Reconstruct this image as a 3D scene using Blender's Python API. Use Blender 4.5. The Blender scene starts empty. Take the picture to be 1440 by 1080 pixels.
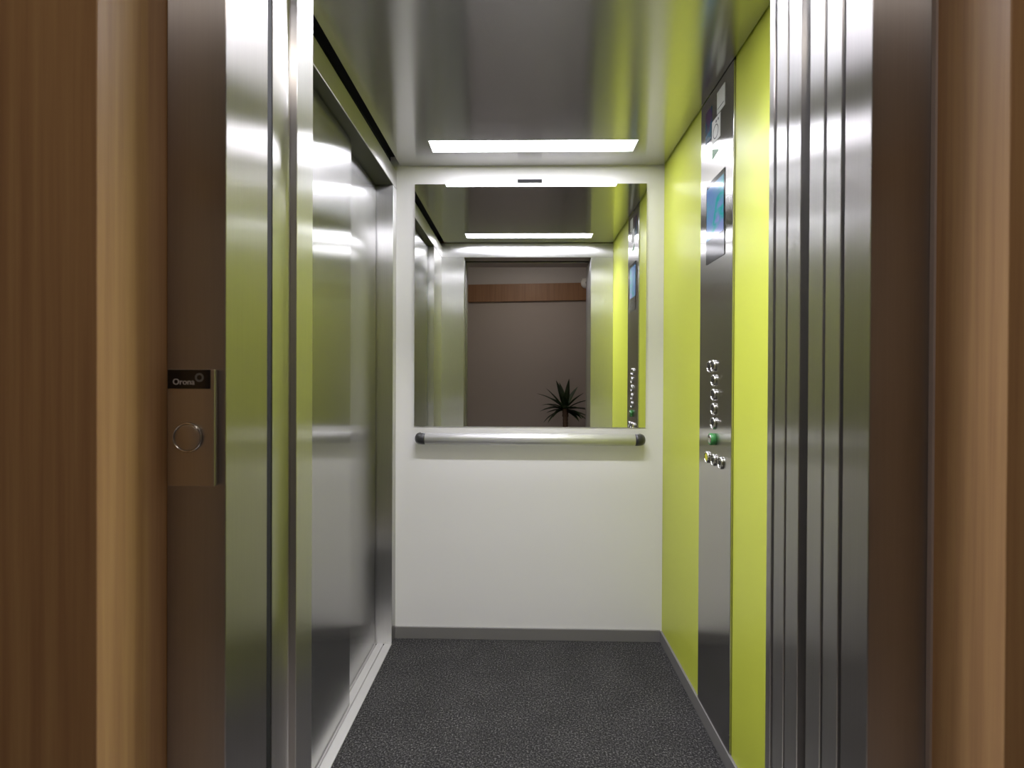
import bpy, bmesh, math, random
from mathutils import Vector, Matrix
random.seed(7)
sc = bpy.context.scene
col = sc.collection

# ------------------------------------------------------------------ materials
def nodes(name):
    m = bpy.data.materials.new(name); m.use_nodes = True
    nt = m.node_tree
    return m, nt, nt.nodes['Principled BSDF']

def ramp(nt, src, stops):
    r = nt.nodes.new('ShaderNodeValToRGB')
    while len(r.color_ramp.elements) < len(stops): r.color_ramp.elements.new(0.5)
    for e, (p, c) in zip(r.color_ramp.elements, stops):
        e.position = p; e.color = (*c, 1) if len(c) == 3 else c
    nt.links.new(src, r.inputs['Fac'])
    return r.outputs['Color']

def noise(nt, scale, mapping=(1, 1, 1), detail=3, rough=0.5):
    tc = nt.nodes.new('ShaderNodeTexCoord'); mp = nt.nodes.new('ShaderNodeMapping')
    mp.inputs['Scale'].default_value = mapping
    nt.links.new(tc.outputs['Object'], mp.inputs['Vector'])
    n = nt.nodes.new('ShaderNodeTexNoise')
    n.inputs['Scale'].default_value = scale; n.inputs['Detail'].default_value = detail
    n.inputs['Roughness'].default_value = rough
    nt.links.new(mp.outputs['Vector'], n.inputs['Vector'])
    return n.outputs['Fac']

def plain(name, c, rough=0.5, metal=0.0, spec=0.5, emit=None, strength=0):
    m, nt, b = nodes(name)
    b.inputs['Base Color'].default_value = (*c, 1)
    b.inputs['Roughness'].default_value = rough
    b.inputs['Metallic'].default_value = metal
    b.inputs['Specular IOR Level'].default_value = spec
    if emit:
        b.inputs['Emission Color'].default_value = (*emit, 1)
        b.inputs['Emission Strength'].default_value = strength
    return m

def steel(name, c, rough, aniso, blur, streak=0.03, mapping=(60, 60, 1)):
    """brushed sheet; blur 'h': grain upright, 'y': grain across the car"""
    m, nt, b = nodes(name)
    b.inputs['Metallic'].default_value = 1.0
    b.inputs['Anisotropic'].default_value = aniso
    lo = tuple(v * (1 - streak) for v in c); hi = tuple(min(1, v * (1 + streak)) for v in c)
    f = noise(nt, 6, mapping, 4, 0.6)
    nt.links.new(ramp(nt, f, [(0.3, lo), (0.7, hi)]), b.inputs['Base Color'])
    mr = nt.nodes.new('ShaderNodeMapRange')
    mr.inputs['To Min'].default_value = rough * 0.96; mr.inputs['To Max'].default_value = rough * 1.04
    nt.links.new(f, mr.inputs['Value']); nt.links.new(mr.outputs['Result'], b.inputs['Roughness'])
    if aniso:
        if blur == 'h':
            g = nt.nodes.new('ShaderNodeNewGeometry'); v = nt.nodes.new('ShaderNodeVectorMath')
            v.operation = 'CROSS_PRODUCT'; v.inputs[1].default_value = (0.012, 0.02, 1)
            nt.links.new(g.outputs['True Normal'], v.inputs[0])
            nt.links.new(v.outputs['Vector'], b.inputs['Tangent'])
        else:
            v = nt.nodes.new('ShaderNodeCombineXYZ'); v.inputs['Y'].default_value = 1
            nt.links.new(v.outputs['Vector'], b.inputs['Tangent'])
    return m

def wood(name, dark, mid, light, rough):
    m, nt, b = nodes(name)
    f = noise(nt, 3, (22, 22, 0.5), 5, 0.6)
    nt.links.new(ramp(nt, f, [(0.3, dark), (0.5, mid), (0.72, light)]), b.inputs['Base Color'])
    b.inputs['Roughness'].default_value = rough
    return m

STEEL = steel('brushed_steel', (0.68, 0.675, 0.665), 0.288, 1.0, 'h')
STEEL_DOOR = steel('brushed_steel_door', (0.53, 0.527, 0.515), 0.20, 1.0, 'h')
STEEL_FRAME_SHADED = steel('brushed_steel_frame_shaded', (0.49, 0.475, 0.47), 0.288, 1.0, 'h')  # same steel darkened: dim lobby reflection painted into the base colour
STEEL_PANEL = steel('brushed_steel_panel', (0.58, 0.57, 0.55), 0.20, 1.0, 'h')
STEEL_CEIL = steel('satin_ceiling_steel', (0.54, 0.535, 0.52), 0.20, 1.0, 'y', 0.03, (2, 60, 60))
ALU = plain('aluminium', (0.66, 0.655, 0.66), 0.34, 0.5)
ALU.node_tree.nodes['Principled BSDF'].inputs['Anisotropic'].default_value = 0.9
_t = ALU.node_tree.nodes.new('ShaderNodeCombineXYZ'); _t.inputs['X'].default_value = 1
ALU.node_tree.links.new(_t.outputs['Vector'], ALU.node_tree.nodes['Principled BSDF'].inputs['Tangent'])
SILL = plain('sill_aluminium', (0.66, 0.65, 0.63), 0.55, 0.7)
CHROME = plain('chrome', (0.58, 0.575, 0.56), 0.16, 1.0)
DARK = plain('dark_metal', (0.018, 0.018, 0.018), 0.5)
SOFFIT = plain('dark_olive_soffit', (0.055, 0.056, 0.045), 0.4)  # olive-grey, darker than the steel header
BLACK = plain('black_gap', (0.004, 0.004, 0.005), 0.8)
LIME = plain('lime_laminate', (0.55, 0.61, 0.055), 0.42, spec=0.8)
WHITE = plain('white_laminate', (0.80, 0.79, 0.775), 0.38)
GREYPL = plain('grey_plastic', (0.03, 0.03, 0.033), 0.35)
BASEB = plain('baseboard_grey', (0.19, 0.183, 0.175), 0.45)
CAP = plain('button_cap_steel', (0.38, 0.375, 0.36), 0.22, 1.0)
MIRROR = plain('mirror_glass', (0.86, 0.87, 0.86), 0.0, 1.0)
GLASSEDGE = plain('mirror_edge', (0.10, 0.13, 0.11), 0.2)
LED = plain('led_diffuser', (0.9, 0.9, 0.9), 0.5, emit=(1.0, 0.985, 1.09), strength=9.5)
ADDED_LAMP = plain('added_lobby_glow', (0.9, 0.9, 0.9), 0.5, emit=(1.0, 0.89, 0.81), strength=11.5)
WHITEPL = plain('white_plastic', (0.75, 0.75, 0.74), 0.4)
WOOD = wood('oak_veneer', (0.40, 0.22, 0.098), (0.49, 0.285, 0.125), (0.57, 0.35, 0.155), 0.45)
WOODBEAM = wood('beam_veneer', (0.22, 0.112, 0.054), (0.27, 0.142, 0.070), (0.31, 0.172, 0.088), 0.5)
PLASTER = plain('lobby_plaster', (0.40, 0.355, 0.325), 0.85)
LOBBYCEIL = plain('lobby_ceiling_paint', (0.7, 0.69, 0.67), 0.9)
TILE = plain('lobby_tile', (0.28, 0.25, 0.22), 0.4)
TERRA = plain('plant_pot_clay', (0.30, 0.29, 0.28), 0.6)
SOIL = plain('soil', (0.03, 0.02, 0.012), 0.95)
TRUNK = wood('plant_trunk_bark', (0.05, 0.03, 0.018), (0.10, 0.06, 0.035), (0.15, 0.10, 0.06), 0.8)
LABEL = plain('pale_label', (0.62, 0.63, 0.58), 0.5)
LABELDK = plain('label_print', (0.05, 0.05, 0.05), 0.5)
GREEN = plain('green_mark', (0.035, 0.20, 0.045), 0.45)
YELLOW = plain('yellow_cap', (0.60, 0.58, 0.03), 0.3)
BAND = plain('black_gloss', (0.006, 0.006, 0.007), 0.15)
INK = plain('grey_lettering', (0.55, 0.53, 0.52), 0.5)
INKDIM = plain('dim_ring_logo', (0.16, 0.16, 0.15), 0.5)
CALLPL = steel('call_plate_steel', (0.52, 0.47, 0.40), 0.42, 0.4, 'h')
BEAD = plain('pale_sealant', (0.45, 0.38, 0.34), 0.5)

def carpet():
    m, nt, b = nodes('speckled_carpet')
    f = noise(nt, 170, (1, 1, 1), 3, 0.75)
    f2 = noise(nt, 7, (1, 1, 1), 2, 0.5)
    c1 = ramp(nt, f, [(0.33, (0.009, 0.0086, 0.0083)), (0.49, (0.028, 0.027, 0.026)), (0.58, (0.070, 0.068, 0.066)), (0.70, (0.22, 0.215, 0.205))])
    mx = nt.nodes.new('ShaderNodeMix'); mx.data_type = 'RGBA'; mx.blend_type = 'MULTIPLY'
    mx.inputs['Factor'].default_value = 1
    nt.links.new(c1, mx.inputs[6])
    nt.links.new(ramp(nt, f2, [(0.3, (0.85, 0.85, 0.85)), (0.7, (1.1, 1.1, 1.1))]), mx.inputs[7])
    nt.links.new(mx.outputs[2], b.inputs['Base Color'])
    b.inputs['Roughness'].default_value = 0.95
    b.inputs['Specular IOR Level'].default_value = 0.15
    bp = nt.nodes.new('ShaderNodeBump'); bp.inputs['Strength'].default_value = 0.5; bp.inputs['Distance'].default_value = 0.003
    nt.links.new(f, bp.inputs['Height']); nt.links.new(bp.outputs['Normal'], b.inputs['Normal'])
    return m
CARPET = carpet()

def screen():
    m, nt, b = nodes('blue_screen')
    tc = nt.nodes.new('ShaderNodeTexCoord'); mp = nt.nodes.new('ShaderNodeMapping')
    mp.inputs['Rotation'].default_value = (math.radians(35), 0, 0); mp.inputs['Scale'].default_value = (1, 4, 12)
    nt.links.new(tc.outputs['Object'], mp.inputs['Vector'])
    n = nt.nodes.new('ShaderNodeTexNoise'); n.inputs['Scale'].default_value = 1.6; n.inputs['Detail'].default_value = 2
    nt.links.new(mp.outputs['Vector'], n.inputs['Vector'])
    c = ramp(nt, n.outputs['Fac'], [(0.30, (0.10, 0.17, 0.36)), (0.47, (0.09, 0.20, 0.34)), (0.56, (0.0, 0.26, 0.24)), (0.68, (0.16, 0.19, 0.40))])
    nt.links.new(c, b.inputs['Emission Color']); b.inputs['Emission Strength'].default_value = 0.5
    b.inputs['Base Color'].default_value = (0.02, 0.04, 0.06, 1)
    b.inputs['Roughness'].default_value = 0.12
    return m
SCREEN = screen()

def swirl():
    m, nt, b = nodes('dark_teal_print')
    c = ramp(nt, noise(nt, 14, (1, 1, 1), 1, 0.5), [(0.34, (0.014, 0.016, 0.022)), (0.44, (0.006, 0.08, 0.12)), (0.56, (0.008, 0.10, 0.16)), (0.66, (0.06, 0.02, 0.09))])
    nt.links.new(c, b.inputs['Base Color']); b.inputs['Roughness'].default_value = 0.2
    return m
SWIRL = swirl()

def leafmat():
    m, nt, b = nodes('dracaena_leaf')
    c = ramp(nt, noise(nt, 9, (1, 1, 1), 2), [(0.35, (0.012, 0.030, 0.010)), (0.65, (0.030, 0.062, 0.020))])
    nt.links.new(c, b.inputs['Base Color']); b.inputs['Roughness'].default_value = 0.45
    return m
LEAF = leafmat()

# ------------------------------------------------------------------ mesh helpers
def link(name, bm, m, parent=None, loc=(0, 0, 0), smooth=False):
    me = bpy.data.meshes.new(name); bmesh.ops.recalc_face_normals(bm, faces=bm.faces)
    bm.to_mesh(me); bm.free()
    me.materials.append(m)
    if smooth:
        for p in me.polygons: p.use_smooth = len(p.vertices) <= 4
    o = bpy.data.objects.new(name, me); col.objects.link(o)
    o.location = loc
    if parent: o.parent = parent
    return o

def abs_link(name, bm, m, parent=None, smooth=False):
    """mesh given in place coordinates under a parent that may stand elsewhere"""
    off = Vector((0, 0, 0)); p = parent
    while p is not None: off += Vector(p.location); p = p.parent
    return link(name, bm, m, parent, -off, smooth)

def bx(bm, x0, x1, y0, y1, z0, z1, bev=0.0, seg=2):
    t = bmesh.new(); bmesh.ops.create_cube(t, size=1)
    for v in t.verts:
        v.co = Vector((x0 + (v.co.x + .5) * (x1 - x0), y0 + (v.co.y + .5) * (y1 - y0), z0 + (v.co.z + .5) * (z1 - z0)))
    if bev: bmesh.ops.bevel(t, geom=t.edges[:], offset=bev, segments=seg, affect='EDGES', profile=0.5)
    merge(bm, t); return bm

def merge(bm, t):
    me = bpy.data.meshes.new('tmp'); t.to_mesh(me); t.free(); bm.from_mesh(me); bpy.data.meshes.remove(me)

def box(*a, **k): return bx(bmesh.new(), *a, **k)

def prism(pts, z0, z1, bev=0.0, seg=2, bm=None):
    """upright bar of the given (x, y) outline"""
    t = bmesh.new()
    a = [t.verts.new((x, y, z0)) for x, y in pts]; b = [t.verts.new((x, y, z1)) for x, y in pts]
    n = len(pts)
    t.faces.new(a); t.faces.new(b)
    sides = [t.faces.new((a[i], a[(i + 1) % n], b[(i + 1) % n], b[i])) for i in range(n)]
    bmesh.ops.recalc_face_normals(t, faces=t.faces)
    if bev:
        ed = [e for e in t.edges if abs(e.verts[0].co.z - e.verts[1].co.z) > 1e-6]
        bmesh.ops.bevel(t, geom=ed, offset=bev, segments=seg, affect='EDGES', profile=0.5)
    if bm is None: return t
    merge(bm, t); return bm

def lathe(profile, axis='x', n=40, bm=None):
    """profile: (radius, along); turned about the axis; along the axis positive"""
    t = bmesh.new() if bm is None else bm
    rings = []
    for r, h in profile:
        ring = []
        for i in range(n):
            a = 2 * math.pi * i / n; c, s = r * math.cos(a), r * math.sin(a)
            p = {'x': (h, c, s), 'y': (c, h, s), 'z': (c, s, h)}[axis]
            ring.append(t.verts.new(p))
        rings.append(ring)
    for k in range(len(rings) - 1):
        for i in range(n):
            j = (i + 1) % n
            t.faces.new((rings[k][i], rings[k][j], rings[k + 1][j], rings[k + 1][i]))
    for ring in (rings[0], rings[-1]) if profile[0] != profile[-1] else ():
        try: t.faces.new(ring)
        except ValueError: pass
    return t

def tag(o, label, cat, group=None, kind=None):
    o['label'] = label; o['category'] = cat
    if group: o['group'] = group
    if kind: o['kind'] = kind
    return o

def thing(name, loc, label, cat, group=None, kind=None):
    o = bpy.data.objects.new(name, None); col.objects.link(o); o.location = loc
    return tag(o, label, cat, group, kind)

def struct(name, bm, m, label, cat, smooth=False):
    return tag(link(name, bm, m, smooth=smooth), label, cat, kind='structure')

def text(name, s, size, m, parent, loc, rot, extrude=0.0004):
    cu = bpy.data.curves.new(name, 'FONT'); cu.body = s; cu.size = size; cu.extrude = extrude
    cu.align_x = 'CENTER'; cu.align_y = 'CENTER'
    to = bpy.data.objects.new('tmp_text', cu); col.objects.link(to)
    bpy.context.view_layer.update()
    me = bpy.data.meshes.new_from_object(to.evaluated_get(bpy.context.evaluated_depsgraph_get()))
    bpy.data.objects.remove(to); bpy.data.curves.remove(cu)
    me.name = name; me.materials.clear(); me.materials.append(m)
    me.transform(Matrix.Rotation(rot[2], 4, 'Z') @ Matrix.Rotation(rot[1], 4, 'Y') @ Matrix.Rotation(rot[0], 4, 'X'))
    o = bpy.data.objects.new(name, me); col.objects.link(o); o.parent = parent; o.location = loc
    return o

# ------------------------------------------------------------------ measures (metres); eye at x=0, y=0
XL, XR = -0.572, 0.627          # car side walls
YF, YB = 1.0, 2.300             # car front and back walls
ZC = 2.125                      # underside of the car ceiling
ZD = 2.022                      # clear height of the doors

# ------------------------------------------------------------------ car shell
struct('floor', box(XL, XR, YF, YB, -0.03, 0.0), CARPET,
       'dark grey speckled carpet on the lift car floor', 'floor')
struct('wall_back', box(-0.60, 0.66, YB, YB + 0.03, 0.0, 2.17), WHITE,
       'white laminate back wall of the lift car behind the mirror', 'wall')
struct('baseboard_back', box(XL, XR - 0.008, YB - 0.009, YB, 0.0, 0.0525, bev=0.0015), BASEB,
       'grey skirting along the foot of the white back wall', 'baseboard')
struct('baseboard_right', box(XR - 0.009, XR, YF + 0.002, YB - 0.0095, 0.0, 0.0525, bev=0.0015), BASEB,
       'grey skirting along the foot of the lime green wall', 'baseboard')
w = thing('wall_right', (XR, 1.65, 0), 'lime green laminate wall of the lift car, split by the steel control panel', 'wall', kind='structure')
abs_link('panel', box(XR, XR + 0.025, 1.8135, YB, 0.0, 2.17, bev=0.001), LIME, w)
abs_link('panel', box(XR, XR + 0.025, YF, 1.5345, 0.0, 2.17, bev=0.001), LIME, w)
abs_link('backing', box(XR + 0.026, XR + 0.045, YF, YB, 0.0, 2.17), DARK, w)

w = thing('wall_left', (XL, 1.65, 0), 'brushed steel left wall of the lift car around the side door', 'wall', kind='structure')
abs_link('header', box(-0.70, XL, YF, YB, ZD + 0.0025, 2.103, bev=0.001), STEEL, w)
abs_link('soffit', box(-0.70, XL - 0.0015, 1.3055, 2.2395, ZD, ZD + 0.0024), SOFFIT, w)
abs_link('panel', box(-0.70, XL, YF, 1.305, 0.0, ZD - 0.001, bev=0.001), STEEL, w)
abs_link('panel', box(-0.70, XL, 2.240, YB - 0.0005, 0.0, ZD - 0.001, bev=0.001), STEEL, w)
abs_link('shadow_gap', box(-0.70, -0.605, YF, YB, 2.1035, 2.17), BLACK, w)

w = thing('wall_front', (0, YF, 0), 'brushed steel front wall of the lift car around the entrance, seen in the mirror', 'wall', kind='structure')
abs_link('panel', prism([(-0.414, 0.929), (-0.414, YF), (XL, YF), (XL, YF - 0.03), (-0.44, YF - 0.03), (-0.44, 0.929)], 0.0, ZD, bev=0.0012), STEEL, w)
abs_link('panel', prism([(0.473, 0.981), (0.473, YF), (XR, YF), (XR, YF - 0.019)], 0.0, ZD, bev=0.0012), STEEL, w)
abs_link('header', box(-0.60, XR, 0.886, YF, ZD + 0.0015, 2.122, bev=0.001), STEEL, w)

# ceiling sheet with two openings for the light strips
LX0, LX1 = -0.385, 0.457
LY = [(1.122, 1.232), (2.046, 2.155)]
bm = bmesh.new()
xs = [-0.552, LX0, LX1, 0.621]; ys = [YF + 0.004, LY[0][0], LY[0][1], LY[1][0], LY[1][1], YB - 0.009]
for i in range(3):
    for j in range(5):
        if i == 1 and j in (1, 3): continue
        bx(bm, xs[i], xs[i + 1], ys[j], ys[j + 1], ZC, ZC + 0.012)
bmesh.ops.remove_doubles(bm, verts=bm.verts, dist=1e-5)
fs = {}
for f in bm.faces: fs.setdefault(tuple(sorted(v.index for v in f.verts)), []).append(f)
bm.verts.index_update()
fs = {}
for f in bm.faces: fs.setdefault(tuple(sorted(v.index for v in f.verts)), []).append(f)
bmesh.ops.delete(bm, geom=[f for l in fs.values() if len(l) > 1 for f in l], context='FACES')
struct('ceiling', bm, STEEL_CEIL, 'satin brushed steel ceiling of the lift car with two light strips', 'ceiling')
struct('ceiling_roof', box(-0.70, 0.68, 0.886, YB + 0.03, 2.1705, 2.20), DARK,
       'dark roof of the lift car above the ceiling sheet', 'ceiling')

def ceiling_light(y0, y1, label, power):
    t = thing('ceiling_light', ((LX0 + LX1) / 2, (y0 + y1) / 2, ZC), label, 'light', 'light strips in the lift ceiling')
    b = bmesh.new(); e = 0.004
    for a in ((LX0, LX1, y0, y0 + e), (LX0, LX1, y1 - e, y1), (LX0, LX0 + e, y0 + e, y1 - e), (LX1 - e, LX1, y0 + e, y1 - e)):
        bx(b, *a, ZC - 0.0005, ZC + 0.02)
    abs_link('frame', b, WHITEPL, t)
    al = bpy.data.lights.new('strip_fill', 'AREA'); al.shape = 'RECTANGLE'; al.size = LX1 - LX0 - 0.02; al.size_y = y1 - y0 - 0.02  # extra area lamp added under the strip to brighten the lower walls
    al.energy = power; al.spread = math.radians(115); al.color = (1.0, 0.985, 1.09)
    ao = bpy.data.objects.new('strip_fill', al); col.objects.link(ao); ao.parent = t; ao.location = (0, 0, -0.001)
    abs_link('diffuser', box(LX0 + e, LX1 - e, y0 + e, y1 - e, ZC + 0.0005, ZC + 0.006), LED, t)
ceiling_light(*LY[1], 'bright white light strip in the ceiling close to the back wall', 0.8)
ceiling_light(*LY[0], 'bright white ceiling light strip near the entrance, seen lower in the mirror', 5.8)

# ------------------------------------------------------------------ side door of the car
d = thing('door_1', (-0.63, 1.77, 0), 'closed two-panel brushed steel sliding door in the left side of the lift car', 'door', kind='structure')
abs_link('panel', box(-0.640, -0.612, 1.320, 1.808, 0.008, ZD - 0.004, bev=0.0015), STEEL_DOOR, d)
abs_link('panel', box(-0.673, -0.645, 1.75, 2.2315, 0.008, ZD - 0.004, bev=0.0015), STEEL_DOOR, d)
abs_link('gap_shade_fill', box(-0.699, -0.676, 1.306, 2.2395, 0.004, ZD - 0.001), BLACK, d)  # black block painting in the shade behind the open panel gaps
b = bmesh.new()
for x0, x1 in ((-0.6045, XL), (-0.6375, -0.6095), (-0.675, -0.6425)): bx(b, x0, x1, 1.306, 2.2395, -0.03, 0.003, bev=0.001)
bx(b, -0.70, XL - 0.001, 1.306, 2.2395, -0.03, -0.006)
s = abs_link('sill', b, SILL, d)
s['label'] = 'pale aluminium threshold with grooves'

# ------------------------------------------------------------------ entrance: landing frame, door edges, slots
YP = 0.712
d = thing('door_2', (0.03, 0.80, 0), 'open lift entrance with steel frame toned down for lobby shade and bright steel door edges', 'door', kind='structure')
fr = abs_link('frame', prism([(-0.502, YP), (-0.4178, YP), (-0.4178, 0.8294), (-0.445, 0.8294), (-0.445, YP + 0.03), (-0.502, YP + 0.03)], 0.0, 2.16, bev=0.0015), STEEL_FRAME_SHADED, d)
fr = abs_link('frame', prism([(0.558, YP), (0.558, YP + 0.03), (0.51, YP + 0.03), (0.51, 0.7704), (0.4755, 0.7704), (0.4755, YP)], 0.0, 2.16, bev=0.0015), STEEL_FRAME_SHADED, d)
abs_link('frame', box(-0.4175, 0.4752, YP, 0.864, 2.017, 2.16, bev=0.0015), STEEL_FRAME_SHADED, d)
# stowed leading edge of the landing door: hollow curve that turns towards the lobby
pts = [(-0.4325, 0.876)]
for i in range(13):
    t = math.radians(90 * i / 12)
    pts.append((-0.4325 + 0.006 * (1 - math.cos(t)), 0.878 + 0.049 * math.sin(t)))
pts += [(-0.4265, 0.9285), (-0.455, 0.9285), (-0.455, 0.876)]
abs_link('door_edge', prism(pts, 0.0, 2.015), STEEL, d)
for y0, y1, x in ((0.7789, 0.8169, 0.4755), (0.8236, 0.8642, 0.4755), (0.886, 0.927, 0.473), (0.933, 0.971, 0.473)):
    abs_link('door_strike', prism([(x, y0), (0.50, y0), (0.50, y1), (x, y1)], 0.0, 2.015, bev=0.001, seg=1), STEEL, d)
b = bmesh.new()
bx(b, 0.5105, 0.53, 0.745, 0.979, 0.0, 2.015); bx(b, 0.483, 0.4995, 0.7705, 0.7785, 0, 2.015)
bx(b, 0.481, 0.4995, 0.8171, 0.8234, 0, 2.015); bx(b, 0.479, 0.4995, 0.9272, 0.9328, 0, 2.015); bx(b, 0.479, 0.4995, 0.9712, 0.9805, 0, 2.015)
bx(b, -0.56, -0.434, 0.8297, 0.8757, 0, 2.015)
abs_link('gap_shade_fill', b, BLACK, d)  # black blocks stand in for the shade inside the open slots
b = bmesh.new(); bx(b, -0.4415, 0.51, 0.715, 0.858, -0.03, 0.0, bev=0.001); bx(b, -0.4415, 0.51, 0.89, 0.9995, -0.03, 0.0, bev=0.001)
abs_link('sill', b, SILL, d)
abs_link('edge_bead', box(0.5545, 0.5578, 0.704, 0.7115, 0.0, 2.16), BEAD, d)

# ------------------------------------------------------------------ mirror, handrail, plate on the back wall
MX0, MX1, MZ0, MZ1 = -0.489, 0.549, 0.957, 2.0455
t = thing('mirror', ((MX0 + MX1) / 2, YB, MZ0), 'large frameless mirror on the white back wall above the handrail', 'mirror')
abs_link('mirror_glass', box(MX0, MX1, YB - 0.006, YB - 0.003, MZ0, MZ1, bev=0.0012, seg=1), MIRROR, t)
abs_link('backing', box(MX0 + 0.001, MX1 - 0.001, YB - 0.0028, YB - 0.0001, MZ0 + 0.001, MZ1 - 0.001), GLASSEDGE, t)

YR, ZR, RR = 2.248, 0.9075, 0.0255
t = thing('handrail', (0.03, YB, ZR), 'round aluminium handrail with dark end caps below the mirror', 'handrail')
b = bmesh.new(); lathe([(RR, -0.428), (RR, 0.491)], 'x', 40, b); bmesh.ops.translate(b, verts=b.verts, vec=(0, YR, ZR))
abs_link('rail', b, ALU, t, True)
for xi, s in ((-0.428, -1), (0.491, 1)):
    # rounded cap that bends back to the wall
    b = bmesh.new(); n = 28; rings = []
    path = [(0.0, 0.0, 0), (0.012, 0.0, 0), (0.022, 0.003, 20), (0.031, 0.012, 50), (0.034, 0.026, 80), (0.034, 0.0515, 90)]
    for k, (dx, dy, an) in enumerate(path):
        a = math.radians(an); r = RR * (1.0 if k < 2 else 0.98 if k < 4 else 0.9)
        for i in range(1):
            ring = []
            for q in range(n):
                th = 2 * math.pi * q / n
                u, v = r * math.cos(th) * (0.55 if k > 3 else 0.8 if k == 3 else 1), r * math.sin(th)
                # cross direction in the bend plane
                ring.append(b.verts.new((xi + s * (dx - u * math.sin(a)) if an else xi + s * dx, YR + dy + u * math.cos(a), ZR + v)))
            rings.append(ring)
    for k in range(len(rings) - 1):
        for q in range(n):
            j = (q + 1) % n
            b.faces.new((rings[k][q], rings[k][j], rings[k + 1][j], rings[k + 1][q]))
    b.faces.new(rings[0]); b.faces.new(rings[-1])
    c = abs_link('end_cap', b, GREYPL, t, True)
    c['label'] = 'dark grey plastic end cap'

tag(link('wall_plate', box(-0.0268, 0.0815, YB - 0.003, YB - 0.0001, 2.0525, 2.0665, bev=0.0008), plain('plate_grey', (0.035, 0.035, 0.037), 0.7, spec=0.1)),
    'narrow dark grey plate on the white wall just above the mirror', 'plate')

# ------------------------------------------------------------------ control panel on the green wall
XP = 0.621
t = thing('control_panel', (XP, 1.675, 0.053), 'full-height brushed steel lift control panel with buttons and blue screen on the green wall', 'control panel')
abs_link('faceplate', box(XP, XR + 0.02, 1.5365, 1.8115, 0.0535, 2.122, bev=0.0012), STEEL_PANEL, t)
g = abs_link('display_glass', box(XP - 0.002, XP - 0.0001, 1.594, 1.751, 1.560, 1.829, bev=0.0006, seg=1), BAND, t)
g['label'] = 'glossy black display glass'
sg = link('screen', box(-0.0006, -0.0001, -0.071, 0.074, -0.085, 0.089), SCREEN, g)
sg.location = Vector((XP - 0.002, 1.672, 1.722)) - Vector(t.location) - Vector(g.location)
sg['label'] = 'lit blue and teal screen'

def label_part(name, y0, y1, z0, z1, m, lab):
    o = abs_link(name, box(XP - 0.0012, XP - 0.0001, y0, y1, z0, z1, bev=0.0004, seg=1), m, t); o['label'] = lab
    return o
l1 = label_part('rating_label', 1.600, 1.664, 2.024, 2.093, LABEL, 'pale square label')
b = bmesh.new(); bx(b, XP - 0.0016, XP - 0.0013, 1.606, 1.657, 2.036, 2.0385)
abs_link('printed_line', b, LABELDK, l1)
l2 = label_part('notice_label', 1.636, 1.706, 1.944, 2.020, LABEL, 'pale label with two dots and an arch')
b = bmesh.new()
for yy in (1.651, 1.668):
    c = bmesh.new(); lathe([(0.0045, -0.0004), (0.0045, 0)], 'x', 16, c); bmesh.ops.translate(c, verts=c.verts, vec=(XP - 0.0013, yy, 2.006)); merge(b, c)
for i in range(24):
    a = 2 * math.pi * i / 24; r = 0.021
    c = bmesh.new(); bmesh.ops.create_cube(c, size=1)
    for v in c.verts: v.co = Vector((v.co.x * 0.0004, v.co.y * 0.0058, v.co.z * 0.003))
    bmesh.ops.rotate(c, verts=c.verts, cent=(0, 0, 0), matrix=Matrix.Rotation(a + math.pi / 2, 3, 'X'))
    bmesh.ops.translate(c, verts=c.verts, vec=(XP - 0.0015, 1.672 + r * math.cos(a), 1.975 + r * math.sin(a))); merge(b, c)
abs_link('printed_sign', b, LABELDK, l2)
label_part('teal_sticker', 1.709, 1.765, 1.972, 2.078, SWIRL, 'dark sticker with a teal and violet print')
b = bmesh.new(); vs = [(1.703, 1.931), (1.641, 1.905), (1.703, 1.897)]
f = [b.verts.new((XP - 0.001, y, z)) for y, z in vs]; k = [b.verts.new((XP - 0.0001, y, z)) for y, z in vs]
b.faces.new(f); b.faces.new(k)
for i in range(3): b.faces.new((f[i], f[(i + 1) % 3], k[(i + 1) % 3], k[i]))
o = abs_link('green_sticker', b, GREEN, t); o['label'] = 'small green sticker cut to the corner left by a washed-out reflection'  # square sticker; the cut shape paints in a reflection washing out the rest

# one button: ring with a recessed cap; local axis: sticks out towards -x
def button_mesh(r=0.0200, h=0.0075):
    a = lathe([(r, 0), (r, -h * 0.55), (r * 0.94, -h * 0.9), (r * 0.86, -h), (r * 0.78, -h * 0.92), (r * 0.74, -h * 0.45), (r * 0.74, 0)], 'x', 36)
    return a
def cap_mesh(r=0.0200, h=0.0075):
    return lathe([(r * 0.73, 0), (r * 0.73, -h * 0.55), (r * 0.60, -h * 0.75), (r * 0.30, -h * 0.62), (0.0006, -h * 0.58)], 'x', 36)
def place(bt, y, z): bt.location = Vector((XP - 0.0001, y, z)) - Vector(t.location)
bt0 = link('button', button_mesh(), CHROME, t, smooth=True)
cp0 = link('button_cap', cap_mesh(), CAP, bt0, smooth=True)
me_mark = link('button_mark', box(-0.0068, -0.0035, -0.0035, 0.0035, -0.0065, 0.0065, bev=0.0008), DARK, bt0)
def dup_button(y, z, capmat=None, lab=None):
    b2 = bt0.copy(); col.objects.link(b2); b2.parent = t; place(b2, y, z)
    for ch in (cp0, me_mark):
        c2 = ch.copy()
        if capmat:
            if ch is me_mark: continue
            c2.data = ch.data.copy(); c2.data.materials.clear(); c2.data.materials.append(capmat)
        col.objects.link(c2); c2.parent = b2
    if lab: b2['label'] = lab
    return b2
YBN = 1.672
place(bt0, YBN + 0.003, 1.2175)
dup_button(YBN + 0.036, 1.2165)
for z in (1.1705, 1.124, 1.0775, 1.0315): dup_button(YBN, z)
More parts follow.
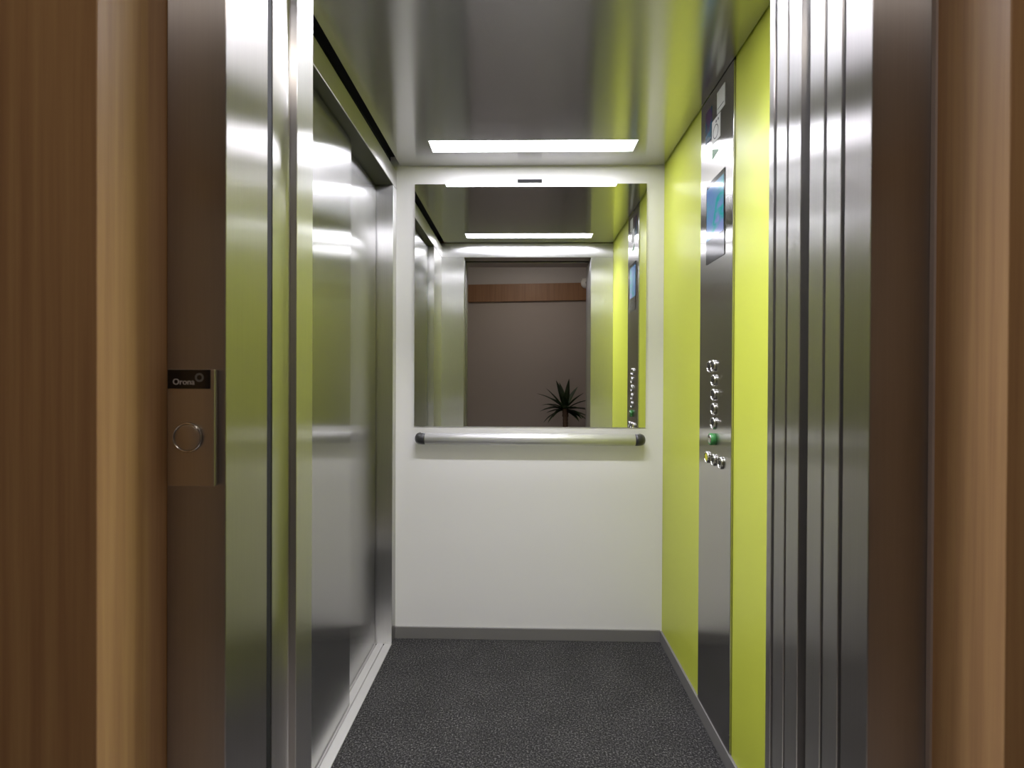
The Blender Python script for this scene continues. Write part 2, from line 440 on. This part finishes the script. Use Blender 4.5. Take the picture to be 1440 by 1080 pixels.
for y, m, lab in ((1.727, YELLOW, 'chrome button with a yellow centre'), (1.6685, None, None), (1.609, None, None)):
    dup_button(y, 0.9135, m, lab)
gb = link('button', lathe([(0.0195, 0), (0.0195, -0.012), (0.0175, -0.0145), (0.0155, -0.015), (0.0145, -0.0135), (0.0145, 0)], 'x', 36), GREEN, t, smooth=True)
place(gb, YBN, 0.980); gb['label'] = 'raised button with a green ring'
link('button_cap', lathe([(0.0143, 0), (0.0143, -0.0145), (0.011, -0.0165), (0.0005, -0.017)], 'x', 36), CHROME, gb, smooth=True)

# ------------------------------------------------------------------ landing call station on the steel frame
t = thing('landing_call_station', (-0.462, 0.7115, 1.02), 'steel landing call plate with round button and black lettered band on the dark frame', 'call button')
abs_link('faceplate', box(-0.4955, -0.4288, 0.7035, 0.7118, 1.0205, 1.1835, bev=0.0012), CALLPL, t)
bd = abs_link('name_band', box(-0.4945, -0.4345, 0.7028, 0.7034, 1.1565, 1.1830), BAND, t)
bd['label'] = 'black band with grey lettering'
off = Vector(t.location) + Vector(bd.location)
text('lettering', 'Orona', 0.0115, INK, bd, Vector((-0.4715, 0.7024, 1.1658)) - off, (math.pi / 2, 0, 0))
c = lathe([(0.0062, -0.0004), (0.0062, 0), (0.0036, 0), (0.0036, -0.0004), (0.0062, -0.0004)], 'y', 28)
o = link('ring_logo', c, INKDIM, bd, Vector((-0.4495, 0.7027, 1.1722)) - off)
bt = link('button', lathe([(0.0208, 0), (0.0208, -0.0032), (0.0196, -0.0042), (0.0184, -0.0032), (0.0184, -0.0005)], 'y', 48), CHROME, t, Vector((-0.4657, 0.7035, 1.0888)) - Vector(t.location), True)
link('button_cap', lathe([(0.0182, 0), (0.0182, -0.0022), (0.016, -0.0028), (0.0005, -0.0029)], 'y', 40), CALLPL, bt, smooth=True)

# ------------------------------------------------------------------ lobby: cladding beside the frame, walls, floor
YW, YL = 0.597, -1.40
b = bmesh.new()
prism([(-1.7, YW), (-0.5055, YW), (-0.5025, YP + 0.025), (-1.7, YP + 0.025)], 0, 2.6, 0.0015, 2, b)
struct('wall_landing_left', b, WOOD, 'brown wood cladding to the left of the dark steel lift frame', 'wall')
b = bmesh.new()
prism([(1.7, YW), (1.7, YP + 0.025), (0.5585, YP + 0.025), (0.5545, YW)], 0, 2.6, 0.0015, 2, b)
struct('wall_landing_right', b, WOOD, 'brown wood cladding to the right of the dark steel lift frame', 'wall')
struct('wall_landing_upper', box(-0.502, 0.554, YW, YP + 0.025, 2.1605, 2.6), WOOD, 'brown wood cladding above the lift frame', 'wall')
struct('wall_lobby_upper', box(-1.7, 1.7, YL - 0.05, YL, 2.1805, 2.6), plain('pale_plaster', (0.52, 0.50, 0.485), 0.85),
       'paler plaster lobby wall over the wooden board, seen in the mirror', 'wall')
struct('wall_lobby', box(-1.7, 1.7, YL - 0.05, YL, 0, 2.18), PLASTER, 'grey-brown plaster lobby wall seen in the mirror behind the plant', 'wall')
struct('wall_lobby_left', box(-1.75, -1.7, YL - 0.05, YP + 0.025, 0, 2.6), PLASTER, 'grey-brown plaster side wall of the lobby on the left', 'wall')
struct('wall_lobby_right', box(1.7, 1.75, YL - 0.05, YP + 0.025, 0, 2.6), PLASTER, 'grey-brown plaster side wall of the lobby on the right', 'wall')
struct('floor_lobby', box(-1.75, 1.75, YL - 0.05, YP + 0.002, -0.05, 0), TILE, 'brown tile lobby floor outside the lift', 'floor')
struct('ceiling_lobby', box(-1.75, 1.75, YL - 0.05, YP + 0.025, 2.6, 2.65), LOBBYCEIL, 'pale lobby ceiling outside the lift', 'ceiling')
b = bmesh.new(); bx(b, -1.7, 1.7, YL, YL + 0.025, 2.083, 2.282, bev=0.002); bx(b, -1.7, 1.7, YL, YL + 0.03, 2.079, 2.0825)
for v in b.verts: v.co.z += 0.018 * v.co.x
struct('trim_1', b, WOODBEAM, 'brown wooden board across the lobby wall, seen in the mirror', 'trim')

t = thing('added_lobby_lamp', (0.1, -0.45, 2.6), 'round lobby ceiling lamp added out of view to light the lobby', 'lamp')  # unseen lamp, added to light the lobby
b = lathe([(0.17, -0.03), (0.17, 0)], 'z', 40); abs2 = link('lamp_base', b, WHITEPL, t, smooth=False)
link('lamp_shade', lathe([(0.165, -0.0305), (0.15, -0.05), (0.0005, -0.06)], 'z', 40), ADDED_LAMP, t, smooth=True)

t = thing('wall_sensor', (0.73, YL, 2.285), 'small round white sensor on the lobby wall over the wooden board, seen in the mirror', 'sensor')
link('housing', lathe([(0.062, 0.03), (0.062, 0.045), (0.052, 0.062), (0.030, 0.075), (0.0005, 0.08)], 'y', 36), WHITEPL, t, smooth=True)
link('mount', box(-0.045, 0.045, 0.0, 0.03, -0.045, 0.06, bev=0.004), WHITEPL, t)
link('lens', lathe([(0.014, 0.077), (0.012, 0.083), (0.0005, 0.085)], 'y', 24), plain('sensor_lens', (0.35, 0.35, 0.36), 0.2), t, smooth=True)

# potted dracaena standing by the lobby wall
PX, PY = 0.475, -1.10
t = thing('potted_dracaena', (PX, PY, 0), 'dark green spiky dracaena on a bare trunk by the lobby wall, seen in the mirror', 'plant')
link('pot', lathe([(0.10, 0.0), (0.13, 0.25), (0.138, 0.26), (0.138, 0.28), (0.122, 0.28), (0.118, 0.22), (0.0005, 0.22)], 'z', 36), TERRA, t, smooth=True)
link('soil', lathe([(0.1175, 0.222), (0.1175, 0.255), (0.0005, 0.262)], 'z', 32), SOIL, t, smooth=True)
prof = []
for i in range(30):
    z = 0.255 + i * 0.0205
    prof.append((0.026 + 0.004 * (i % 2) + 0.006 * (i > 24), z))
link('trunk', lathe(prof, 'z', 16), TRUNK, t, smooth=True)
b = bmesh.new()
def leaf(az, elev, L, wd, droop, z0):
    d = Vector((math.cos(az), math.sin(az), 0)); sd = Vector((-math.sin(az), math.cos(az), 0))
    p = Vector((0, 0, z0)) + d * 0.015; e = elev; n = 9; prev = None
    for i in range(n + 1):
        s = i / n
        hw = wd * (0.55 + 0.45 * math.sin(min(1, s * 2.2) * math.pi / 2)) * (1 - max(0, (s - 0.45) / 0.55) ** 1.6)
        up = Vector((-d.x * math.sin(e), -d.y * math.sin(e), math.cos(e)))
        row = [b.verts.new(p + sd * hw + up * hw * 0.35), b.verts.new(p), b.verts.new(p - sd * hw + up * hw * 0.35)] if hw > 1e-4 else [b.verts.new(p)] * 3
        if prev:
            for k in range(2):
                vs = [prev[k], prev[k + 1], row[k + 1], row[k]]
                u = []
                for v in vs:
                    if v not in u: u.append(v)
                if len(u) >= 3: b.faces.new(u)
        prev = row
        p = p + (d * math.cos(e) + Vector((0, 0, math.sin(e)))) * (L / n); e -= droop / n
# leaves whose lie can be seen (azimuth 0 = towards +x), then fillers
seen = [(0.25, 0.62, .30, .6), (-0.35, 0.18, .27, .35), (0.1, 0.03, .27, .3), (-0.2, -0.25, .27, .5), (0.5, 0.85, .26, .3),
        (3.3, 0.75, .34, .55), (2.9, 0.95, .31, .2), (3.0, 0.15, .27, .6), (3.4, -0.25, .27, .7), (2.8, -0.4, .24, .6),
        (2.2, 1.18, .36, .25), (1.2, 1.40, .34, .08), (4.2, 1.30, .30, .2), (5.6, 1.05, .28, .3)]
for az, el, L, dr in seen: leaf(az, el, L * 1.06, 0.033, dr, 0.845 + random.uniform(-.02, .02))
for i in range(16):
    leaf(random.uniform(0, 2 * math.pi), random.uniform(-0.3, 1.1), random.uniform(.2, .29), 0.031, random.uniform(.2, .8), 0.83 + random.uniform(-.03, .02))
link('leaves', b, LEAF, t)

# ------------------------------------------------------------------ world, camera, look
wd = bpy.data.worlds.new('world'); sc.world = wd; wd.use_nodes = True
wd.node_tree.nodes['Background'].inputs['Color'].default_value = (0, 0, 0, 1)
wd.node_tree.nodes['Background'].inputs['Strength'].default_value = 0

cam = bpy.data.cameras.new('camera'); co = bpy.data.objects.new('camera', cam); col.objects.link(co)
yaw, pitch, roll = math.radians(1.2), -0.0055, 0.0045
f = Vector((-math.sin(yaw) * math.cos(pitch), math.cos(yaw) * math.cos(pitch), math.sin(pitch)))
r = f.cross(Vector((0, 0, 1))).normalized(); u = r.cross(f)
r2 = r * math.cos(roll) + u * math.sin(roll); u2 = u * math.cos(roll) - r * math.sin(roll)
m = Matrix((r2, u2, -f)).transposed().to_4x4(); m.translation = (0, 0, 1.172)
co.matrix_world = m
cam.sensor_width = 36; cam.lens = 18.0; cam.shift_y = -3 / 1440
cam.clip_start = 0.02
cam.dof.use_dof = True; cam.dof.focus_distance = 2.0; cam.dof.aperture_fstop = 7.1
sc.camera = co
sc.view_settings.view_transform = 'Standard'; sc.view_settings.look = 'None'
sc.view_settings.exposure = 1.15; sc.view_settings.gamma = 1.0; sc.view_settings.use_curve_mapping = False
sc.cycles.use_denoising = True; sc.cycles.denoising_prefilter = 'ACCURATE'; sc.cycles.use_adaptive_sampling = False
sc.cycles.max_bounces = 16; sc.cycles.glossy_bounces = 12; sc.cycles.diffuse_bounces = 6
sc.cycles.sample_clamp_indirect = 8.0
